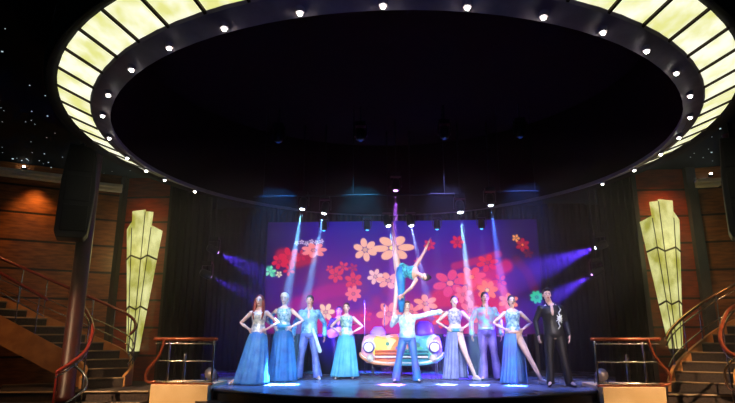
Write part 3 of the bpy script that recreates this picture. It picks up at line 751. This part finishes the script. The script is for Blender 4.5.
def head(mb, J):
    c, u, f = J['H'], J['u'], J['f']; f = (f-u*f.dot(u)).normalized(); r = f.cross(u).normalized(); J['f'] = f; J['r'] = r
    mb.ell(c+u*.022-f*.008, r, f, u, .074, .094, .094, 20, 12)
    mb.ell(c-u*.045+f*.018, r, f, u, .054, .066, .074, 18, 10)
    mb.tube([c+f*.084+u*.012, c+f*.106-u*.022, c+f*.088-u*.03], [.009,.014,.010], 8)
    for s in (-1,1):
        mb.ell(c+r*.074*s-f*.008-u*.005, f, r, u, .016, .009, .028, 10, 6)
        mb.ell(c+r*.03*s+f*.078+u*.024, r, f, u, .022,.012,.009, 8, 5)
    mb.tube([J['S']-(J['H']-J['S']).normalized()*.02, J['S'].lerp(J['H'],.45)-f*.012, c-u*.03-f*.02], [.062 if J['male'] else .05, .056 if J['male'] else .045, .055 if J['male'] else .045], 14)
def face(J, root):
    c, u, f, r = J['H'], J['u'], J['f'], J['r']
    for s in (-1,1):
        b = MB(); b.ell(c+r*.030*s+f*.082+u*.008, r, f, u, .014,.008,.009,12,7); e = b.build('eye', M_white, root, True)
        b = MB(); b.ell(c+r*.030*s+f*.0885+u*.008, r, f, u, .007,.004,.007,10,6); b.build('iris', M_iris, e, True)
        b = MB(); b.tube([c+r*.013*s+f*.090+u*.028, c+r*.030*s+f*.090+u*.034, c+r*.047*s+f*.078+u*.028], .0045, 6); b.build('eyebrow', M_brow, root, True)
    b = MB(); b.tube([c-r*.022+f*.080-u*.056, c+f*.088-u*.054, c+r*.022+f*.080-u*.056], [.005,.009,.005], 8); b.build('lips', M_lips, root, True)
def hair(J, root, kind, m, label=None):
    c, u, f, r = J['H'], J['u'], J['f'], J['r']; b = MB()
    k = 1.03 if kind == 'short' else 1.0
    b.ell(c+u*.038-f*.024, r, f, u, .083*k, .096*k, .098*k, 20, 12)
    b.ell(c-u*.02-f*.045, r, f, u, .074, .06, .09, 16, 10)
    if kind == 'bun': b.ell(c+u*.095-f*.075, r, f, u, .048, .048, .045, 14, 8)
    if kind == 'crop': b.ell(c+u*.06+f*.005, r, f, u, .088,.098,.075,20,10)
    if kind in ('quiff','crop'): b.tube([c-r*.04+f*.06+u*.10, c+f*.07+u*.11, c+r*.04+f*.06+u*.10], .022, 10)
    if kind == 'long':
        for s in (-1,1):
            b.tube([c+r*.065*s+u*.03-f*.01, c+r*.085*s-u*.06, c+r*.09*s-u*.16+f*.02, c+r*.095*s-u*.27+f*.06, c+r*.085*s-u*.38+f*.075], [.035,.036,.036,.032,.012], 10)
        b.tube([c-f*.06, c-f*.085-u*.15, c-f*.09-u*.32], [.07,.075,.03], 12)
    o = fuse(b, 'hair', m, root, .010, 2)
    if label: o['label'] = label
def skirt(root, J, m, hem, z0=1.06, zh=.02, th0=0, th1=360, pleats=16, amp=.05, top=(.136,.102), mid=None, nm='skirt', label=None):
    b = MB(); n = 120; M = 26; vs = []; fs = []; (cx, cy, rx, ry) = hem
    for i in range(M+1):
        q = i/M; z = z0+(zh-z0)*q; e = q**1.25
        hip = math.sin(min(1,q/.22)*PI/2)
        for k in range(n+1):
            th = R(th0+(th1-th0)*k/n)
            a = top[0]+.052*hip; c = top[1]+.034*hip
            ax = a+(rx-a)*e; ay = c+(ry-c)*e
            w = 1+amp*min(1,q*2.2)*math.sin(pleats*th+1.3*math.sin(3*th)+q*.8)
            vs.append((J['P'].x+cx*e+ax*w*math.cos(th), J['P'].y+cy*e+ay*w*math.sin(th), z))
    for i in range(M):
        for k in range(n): a = i*(n+1)+k; fs.append((a,a+1,a+n+2,a+n+1))
    b.add(vs, fs); o = b.build(nm, m, root, True); solid(o, .008)
    if label: o['label'] = label
    return o
def person(label, loc, H, male, skin, J, rz=0):
    """J holds nominal (1.78 m) joint positions; H scales the figure about its feet"""
    k = H/1.78; root = thing('person', label, 'person', loc, rz, 'performers standing in a line on the stage' if 'acrobat woman' not in label and 'musician' not in label else None)
    D = dict(P=(0,0,.97), S=(0,.0,1.47), H=(0,-.015,1.655), u=(0,0,1), f=(0,-1,0), R=(1,0,0))
    w = .182 if male else .165
    D.update(shL=(-w,0,1.41), shR=(w,0,1.41), hpL=(-.09,0,.93), hpR=(.09,0,.93))
    D.update(J)
    # every part is built at nominal size, finish() scales the vertices
    J = {a: (V(v) if isinstance(v,tuple) and not isinstance(v[0],tuple) else v) for a, v in D.items()}
    for a in ('u','f','R'): J[a] = nrm(J[a])
    J['male'] = male; J['tab'] = TM if male else TF
    J['k'] = k; J['root'] = root
    b = MB(); torso(b, J, -.24, 1.07); head(b, J)
    if male and J.get('open_neck', True):
        b.ell(J['S']+V((0,-.098,-.085)),(1,0,0),(0,1,0),(0,.25,1),.042,.042,.12,12,8)
    for s in 'LR':
        arm(b, J, s); leg(b, J, s)
        hd = J.get('hd'+s); 
        hand(b, J['wr'+s], *hd)
    fuse(b, 'body', skin, root, .0068, 2)
    face(J, root)
    return root, J
def finish(root, J):
    k = J['k']
    done = set()
    def rec(o):
        for ch in o.children:
            if ch.type == 'MESH' and ch.data.name not in done:
                done.add(ch.data.name); ch.data.transform(Matrix.Scale(k, 4))
            rec(ch)
    rec(root)
bpy.context.view_layer.update()
S1 = mat('skin_fair',(238,196,176),.5); S2 = mat('skin_tan',(222,168,138),.5); S3 = mat('skin_light',(246,212,196),.5)
Hdark = mat('hair_dark',(38,22,20),.5); Hred = mat('hair_auburn',(140,44,20),.45); Hwhite = mat('hair_platinum',(246,240,236),.5); Hbrown = mat('hair_brown',(110,66,40),.5)
def cloth(name, a, b_, scale=18, metal=.15, rough=.4): return mat(name, a, rough, metal, rgb2=b_, scale=scale, bump=.15)
HIPS = lambda **q: dict(dict(elL=(-.39,.06,1.21), wrL=(-.175,-.07,1.08), elR=(.39,.06,1.21), wrR=(.175,-.07,1.08),
    hdL=((.45,-.75,-.25),(.8,.5,0),-1), hdR=((-.45,-.75,-.25),(-.8,.5,0),1)), **q)
STAND = dict(knL=(-.09,-.01,.52), anL=(-.09,.02,.11), toL=(-.10,-.16,.04), knR=(.09,-.01,.52), anR=(.09,.02,.11), toR=(.10,-.16,.04))
def top_(root, J, m, t0=.30, t1=.90, straps=True, off=.008, label=None, nm='bodice'):
    b = MB(); torso(b, J, t0, t1, off)
    if straps:
        for s in 'LR':
            sh = J['sh'+s]; b.tube([J['S'].lerp(J['P'],.13).lerp(sh,.55)+V((0,-.085,0)), sh.lerp(J['S'],.35)+V((0,-.02,.035)), sh.lerp(J['S'],.4)+V((0,.07,-.03))], .02, 8)
    o = fuse(b, nm, m, root, .011, 1)
    if label: o['label'] = label
def shoe(root, J, m, nm='shoe', heel=True):
    for s in 'LR':
        A, T = J['an'+s], J['to'+s]; b = MB(); d = (T-A); dh = V((d.x,d.y,0)).normalized()
        b.tube([V((A.x,A.y,.05))-dh*.03, V((A.x,A.y,.05)).lerp(V((T.x,T.y,.032)),.55), V((T.x,T.y,.028))], [.040,.041,.030], 12, flat=.75)
        if heel: b.tube([V((A.x,A.y,.05))-dh*.035, V((A.x,A.y,.012))-dh*.04], [.02,.012], 8)
        b2 = [v for v in b.v]; b.v = [(x,y,max(z,.004)) for x,y,z in b2]
        fuse(b, nm, m, root, .009, 1)
M_silver = mat('silver_shoe',(220,215,220),.3,.3); M_blackshoe = mat('black_shoe',(14,12,14),.25)

# A - far left woman, long auburn hair
r_, J = person('woman with long auburn hair in pale top and long sky-blue skirt, leftmost dancer', (-3.04,11.95,0), 1.86, False, S1,
    HIPS(P=(.0,0,.97), knL=(-.22,-.03,.52), anL=(-.38,-.05,.11), toL=(-.50,-.13,.04), knR=(.09,0,.52), anR=(.10,.02,.11), toR=(.12,-.15,.04)))
hair(J, r_, 'long', Hred)
top_(r_, J, cloth('cream_sequin',(244,238,226),(150,160,172)), .1, .93)
skirt(r_, J, cloth('blue_chiffon',(86,156,214),(56,120,190),5,0,.6), (-.10,-.03,.36,.24), label='long flowing sky-blue skirt')
shoe(r_, J, M_silver); finish(r_, J)
# B - platinum hair
r_, J = person('woman with short white hair, hands on hips, teal and white top and long blue skirt', (-2.66,12.75,0), 1.96, False, S3, HIPS(**STAND))
hair(J, r_, 'crop', Hwhite)
top_(r_, J, cloth('teal_lace',(222,236,232),(50,130,140)), .1, .95)
b = MB(); b.ell((-.02,-.02,1.06),(1,0,.1),(0,1,0),(0,0,1),.19,.135,.085,20,10); b.tube([(-.2,0,1.36),(-.29,.02,1.25),(-.25,-.02,1.12)],[.03,.05,.03],10); fuse(b,'gathered_drape',cloth('teal_satin',(60,170,186),(30,110,150),8),r_,.012,1)
skirt(r_, J, cloth('deep_blue_chiffon',(36,124,186),(24,90,156),5,0,.6), (-.0,0,.31,.22))
shoe(r_, J, M_silver); finish(r_, J)
def shirt(root, J, m, t0=-.02, off=.018, flare=.02, nm='shirt', label=None):
    b = MB(); torso(b, J, t0, .985, off)
    for s in 'LR': arm(b, J, s, .011, flare=flare)
    o = fuse(b, nm, m, root, .011, 2)
    if label: o['label'] = label
def collar(root, J, m):
    b = MB(); S = J['S']
    for s in (-1,1): b.tube([S+V((.05*s,.04,.05)), S+V((.075*s,-.04,.02)), S+V((.045*s,-.105,-.07)), S+V((.02*s,-.125,-.16))], [.014,.017,.017,.008], 8)
    fuse(b, 'collar', m, root, .009, 1)
def trousers(root, J, m, flare=.045, nm='trousers'):
    b = MB(); torso(b, J, -.22, .12, .014)
    for s in 'LR':
        Hp, K, A = J['hp'+s], J['kn'+s], J['an'+s]; E = V((A.x, A.y-.01, .055))
        b.tube([Hp, Hp.lerp(K,.5), K, K.lerp(E,.5), E], [.104,.094,.070,.068+flare*.5,.058+flare], 14, round_=False)
    fuse(b, nm, m, root, .012, 2)
def belt(root, J, m, z=1.035):
    b = MB(); b.loft([((J['P'].x,0,z-.03),(1,0,0),(0,1,0),.176,.132),((J['P'].x,0,z+.02),(1,0,0),(0,1,0),.174,.130)],24); b.build('belt', m, root, True)
# C - man in shiny blue
r_, J = person('man in open shiny blue shirt with pale sash, hands hanging, left of woman in aqua', (-2.16,13.3,0), 1.94, True, S2,
    dict(elL=(-.32,.03,1.19), wrL=(-.33,-.08,.95), elR=(.33,.03,1.18), wrR=(.35,-.08,.93), hdL=((0,-.1,-1),(.9,.2,0),-1), hdR=((0,-.1,-1),(-.9,.2,0),1),
         knL=(-.15,-.03,.52), anL=(-.22,.0,.10), toL=(-.27,-.17,.04), knR=(.14,-.03,.52), anR=(.21,.0,.10), toR=(.27,-.17,.04)))
hair(J, r_, 'short', Hdark); shirt(r_, J, cloth('blue_satin',(160,214,230),(30,96,150),7)); collar(r_, J, cloth('pale_satin',(206,232,236),(160,210,226),9))
trousers(r_, J, cloth('ice_blue_satin',(122,150,214),(84,100,186),6)); belt(r_, J, cloth('pale_satin',(206,232,236),(160,210,226)))
b = MB(); b.tube([(.10,-.125,1.04),(.15,-.13,.92),(.2,-.13,.76),(.26,-.13,.60)],[.03,.035,.04,.045],10,flat=.3); b.build('sash', cloth('pale_satin',(206,232,236),(160,210,226)), r_, True)
shoe(r_, J, M_silver, heel=False); finish(r_, J)
# D - aqua gown woman
r_, J = person('woman in aqua lace top and long aqua skirt, hands on hips, left of the car', (-1.31,13.65,0), 1.78, False, S1, HIPS(knL=(-.13,-.03,.52), anL=(-.19,0,.11), toL=(-.23,-.17,.04), knR=(.11,-.02,.52), anR=(.15,.02,.11), toR=(.18,-.16,.04)))
hair(J, r_, 'bun', Hdark)
top_(r_, J, cloth('aqua_lace',(206,232,218),(60,130,140)), .1, .97)
skirt(r_, J, cloth('aqua_chiffon',(96,184,222),(64,158,208),5,0,.6), (-.03,-.02,.33,.23), zh=.06)
shoe(r_, J, M_silver); finish(r_, J)
# E - centre man
r_, J = person('man with one arm stretched out, holding up the acrobat in front of the car', (.15,12.6,0), 1.76, True, S1,
    dict(elL=(-.36,-.06,1.22), wrL=(-.27,-.16,1.40), elR=(.47,-.05,1.47), wrR=(.73,-.10,1.52), hdL=((-.05,-.1,1),(0,-1,.1),1,.6), hdR=((1,-.1,.05),(0,-.2,-1),-1,.2),
         knL=(-.19,-.04,.52), anL=(-.27,.0,.10), toL=(-.31,-.17,.04), knR=(.15,-.04,.52), anR=(.21,.0,.10), toR=(.25,-.17,.04), f=(.15,-1,.05)))
hair(J, r_, 'quiff', Hbrown); shirt(r_, J, cloth('white_blue_satin',(234,244,240),(90,170,196),8), flare=.035); collar(r_, J, cloth('pale_satin',(206,232,236),(160,210,226)))
trousers(r_, J, cloth('violet_blue_satin',(104,92,180),(50,130,190),4)); belt(r_, J, M_white)
shoe(r_, J, M_blackshoe, heel=False); finish(r_, J)
# G - lavender skirt with slit
SLIT = dict(knL=(-.08,-.02,.52), anL=(-.08,.02,.11), toL=(-.12,-.15,.04))
r_, J = person('woman in silver halter top and lavender slit skirt, right of the car', (1.30,13.55,0), 1.93, False, S3,
    HIPS(knR=(.19,-.16,.53), anR=(.36,-.20,.11), toR=(.46,-.30,.035), **SLIT))
hair(J, r_, 'bun', Hdark); top_(r_, J, cloth('silver_lace',(224,218,232),(84,104,150)), .38, .97)
skirt(r_, J, cloth('lavender_chiffon',(136,150,204),(104,118,180),5,0,.6), (-.03,0,.27,.2), th0=-18, th1=282)
b = MB(); b.loft([((0,0,1.0),(1,0,0),(0,1,0),.19,.14),((0,0,1.08),(1,0,0),(0,1,0),.158,.12)],24); b.build('waistband', cloth('teal_satin',(60,170,186),(30,110,150)), r_, True)
shoe(r_, J, M_silver); finish(r_, J)
# H - man with patterned shirt
r_, J = person('man in patterned shirt and mauve trousers between two women in slit skirts', (2.00,13.3,0), 2.0, True, S2,
    dict(elL=(-.30,.03,1.18), wrL=(-.31,-.07,.93), elR=(.30,.05,1.18), wrR=(.29,-.06,.93), hdL=((0,-.1,-1),(.9,.2,0),-1), hdR=((0,-.1,-1),(-.9,.2,0),1),
         knL=(-.09,-.03,.52), anL=(-.11,.0,.10), toL=(-.15,-.17,.04), knR=(.13,-.03,.52), anR=(.20,.0,.10), toR=(.25,-.17,.04)))
hair(J, r_, 'short', Hdark); shirt(r_, J, mat('patterned_satin',(110,200,196),.4,.1,rgb2=(196,110,160),scale=9), t0=.1); collar(r_, J, M_dark)
trousers(r_, J, cloth('mauve_satin',(140,120,190),(96,84,160),5)); belt(r_, J, cloth('pale_satin',(206,232,236),(160,210,226)))
shoe(r_, J, M_blackshoe, heel=False); finish(r_, J)
# I - woman aqua top, blue slit skirt
r_, J = person('woman in aqua top and blue slit skirt beside the man in black', (2.45,12.45,0), 1.86, False, S1,
    HIPS(knR=(.26,-.12,.53), anR=(.46,-.16,.11), toR=(.58,-.25,.035), **SLIT))
hair(J, r_, 'bun', Hdark); top_(r_, J, cloth('aqua_sequin',(200,230,230),(54,120,160)), .1, .93)
skirt(r_, J, cloth('blue_violet_chiffon',(70,136,200),(84,96,176),3,0,.6), (-.05,0,.27,.21), th0=-22, th1=280)
b = MB(); b.loft([((0,0,1.0),(1,0,0),(0,1,0),.19,.142),((0,0,1.06),(1,0,0),(0,1,0),.160,.122)],24); b.build('waistband', mat('peach_band',(226,170,130),.4), r_, True)
shoe(r_, J, M_silver); finish(r_, J)
# J - man in black
r_, J = person('man all in black with a white starburst emblem on his chest, rightmost performer', (3.06,11.75,0), 1.95, True, S1,
    dict(P=(.06,0,.97), S=(.03,0,1.47), H=(-.02,-.015,1.655), shL=(-.15,0,1.41), shR=(.21,0,1.41), hpL=(-.03,0,.93), hpR=(.15,0,.93),
         elL=(-.25,.04,1.17), wrL=(-.24,-.06,.93), elR=(.31,.04,1.17), wrR=(.32,-.06,.93), hdL=((0,-.1,-1),(.9,.2,0),-1), hdR=((0,-.1,-1),(-.9,.2,0),1),
         knL=(-.06,-.03,.52), anL=(-.07,.0,.10), toL=(-.13,-.16,.04), knR=(.20,-.03,.52), anR=(.27,.0,.10), toR=(.33,-.16,.04)))
hair(J, r_, 'quiff', Hdark); shirt(r_, J, mat('black_shirt',(20,19,22),.5,rgb2=(28,26,30)), t0=-.1, flare=.0, nm='jacket'); collar(r_, J, mat('black_shirt',(20,19,22),.5))
trousers(r_, J, mat('black_trouser',(26,20,20),.6,rgb2=(20,16,16)), flare=.015)
b = MB()
def chest(x, z): return (x+.04, -.155+abs(x)*abs(x)*2.2, z)
b.tube([chest(.11,1.44),chest(.15,1.38),chest(.10,1.32),chest(.13,1.26),chest(.12,1.20),chest(.08,1.14),chest(.11,1.08),chest(.07,1.03)], [.007,.012,.010,.012,.014,.010,.010,.005], 8)
cx, cz = .115, 1.215
for k in range(9):
    a = 2*PI*k/9+.2; L = .085 if k%2 else .06
    b.tube([chest(cx,cz), chest(cx+L*math.cos(a), cz+L*math.sin(a))], [.024,.004], 8)
o = b.build('emblem', mat('emblem_white',(240,246,240),.4), r_, True); o['label'] = 'white lightning line with spiky starburst on the chest'
shoe(r_, J, M_blackshoe, heel=False); finish(r_, J)
# F - acrobat in vertical split
r_, J = person('acrobat woman in turquoise held up in a vertical split, one foot high', (.0,12.5,0), 1.78, False, S2,
    dict(P=(.06,-.02,2.42), S=(.36,-.36,2.33), H=(.53,-.46,2.24), u=(.80,-.40,-.30), f=(.45,-.75,-.35), R=(-.12,.15,1.0),
         shR=(.34,-.32,2.47), shL=(.36,-.36,2.18), elR=(.52,-.34,2.74), wrR=(.64,-.32,2.98), elL=(.24,-.44,2.0), wrL=(.06,-.38,1.86),
         hdR=((.35,0,.95),(.9,0,-.3),1,.2), hdL=((-.6,.3,-.5),(0,1,0),1,.8),
         hpL=(-.02,.0,2.38), hpR=(-.04,0,2.47), knL=(-.08,-.06,1.92), anL=(-.13,-.08,1.50), toL=(-.14,-.16,1.40),
         knR=(-.10,-.02,2.93), anR=(-.14,.0,3.36), toR=(-.15,-.02,3.54)))
hair(J, r_, 'bun', Hdark); top_(r_, J, cloth('turquoise_sequin',(110,220,214),(14,100,130)), -.2, .92, straps=False)
b = MB(); vs = []
b.loft([((.02,-.05,2.50),(1,0,0),(0,1,0),.09,.12),((.02,-.05,2.3),(1,0,0),(0,1,0),.11,.13),((.03,-.06,2.0),(1,0,0),(0,1,0),.085,.11),((.03,-.05,1.7),(1,0,0),(0,1,0),.075,.09),((.02,-.02,1.5),(1,0,0),(0,1,0),.05,.05)],20)
b.build('draped_skirt', cloth('ocean_blue_chiffon',(40,140,196),(20,90,160),5,0,.5), r_, True)
finish(r_, J)
# musician
r_, J = person('musician in a dark suit with an instrument, half hidden behind the woman in aqua', (-1.62,14.85,0), 1.76, True, S2,
    dict(elL=(-.28,-.02,1.19), wrL=(-.14,-.22,1.05), elR=(.27,-.02,1.2), wrR=(.22,-.24,1.22), hdL=((.8,-.3,-.1),(0,1,0),-1), hdR=((.2,-.4,.6),(-.5,.9,0),1), **{k:v for k,v in STAND.items()}))
hair(J, r_, 'short', Hdark); shirt(r_, J, mat('navy_suit',(24,16,44),.6), t0=-.1, flare=0, nm='jacket'); trousers(r_, J, mat('navy_suit',(24,16,44),.6), flare=.01); shoe(r_, J, M_blackshoe, heel=False); finish(r_, J)
t = thing('guitar', 'pale electric guitar held by the musician in dark suit', 'guitar', (-1.62,14.56,1.08), 0)
b = MB(); b.ell((-.14,0,-.02),(1,0,.35),(0,1,0),(-.35,0,1),.14,.025,.12,18,8); b.ell((.0,0,.04),(1,0,.35),(0,1,0),(-.35,0,1),.12,.025,.09,18,8); b.build('guitar_body', mat('guitar_pink',(220,170,200),.3), t, True)
b = MB(); b.tube([(.05,0,.06),(.58,0,.27)], .016, 8); b.build('neck', mat('guitar_neck',(120,70,40),.4), t, True)

# ------------------------------------------------------------------ haze in the theatre air
hz = bpy.data.materials.new('theatre_haze'); hz.use_nodes = True; nt = hz.node_tree; nt.nodes.remove(nt.nodes['Principled BSDF'])
vsn = nt.nodes.new('ShaderNodeVolumeScatter'); vsn.inputs['Density'].default_value = .026; vsn.inputs['Anisotropy'].default_value = .55
nt.links.new(vsn.outputs[0], nt.nodes['Material Output'].inputs['Volume'])
b = MB(); b.box((0,12.6,2.05),(12.4,9.0,4.06)); o = b.build('stage_haze', hz); tag(o, 'thin smoke haze in the air over the stage catching the light beams', 'haze', kind='stuff')

# ------------------------------------------------------------------ world and view
w = bpy.data.worlds.new('world'); bpy.context.scene.world = w; w.use_nodes = True
w.node_tree.nodes['Background'].inputs[0].default_value = (.01,.01,.014,1); w.node_tree.nodes['Background'].inputs[1].default_value = .3
sc = bpy.context.scene
sc.view_settings.view_transform = 'Standard'; sc.view_settings.look = 'None'; sc.view_settings.gamma = 1; sc.view_settings.exposure = 0
try: sc.view_settings.use_curve_mapping = False
except Exception: pass
try:
    sc.cycles.use_denoising = True; sc.cycles.max_bounces = 6; sc.cycles.volume_bounces = 0; sc.cycles.sample_clamp_indirect = 3; sc.cycles.sample_clamp_direct = 0
except Exception: pass
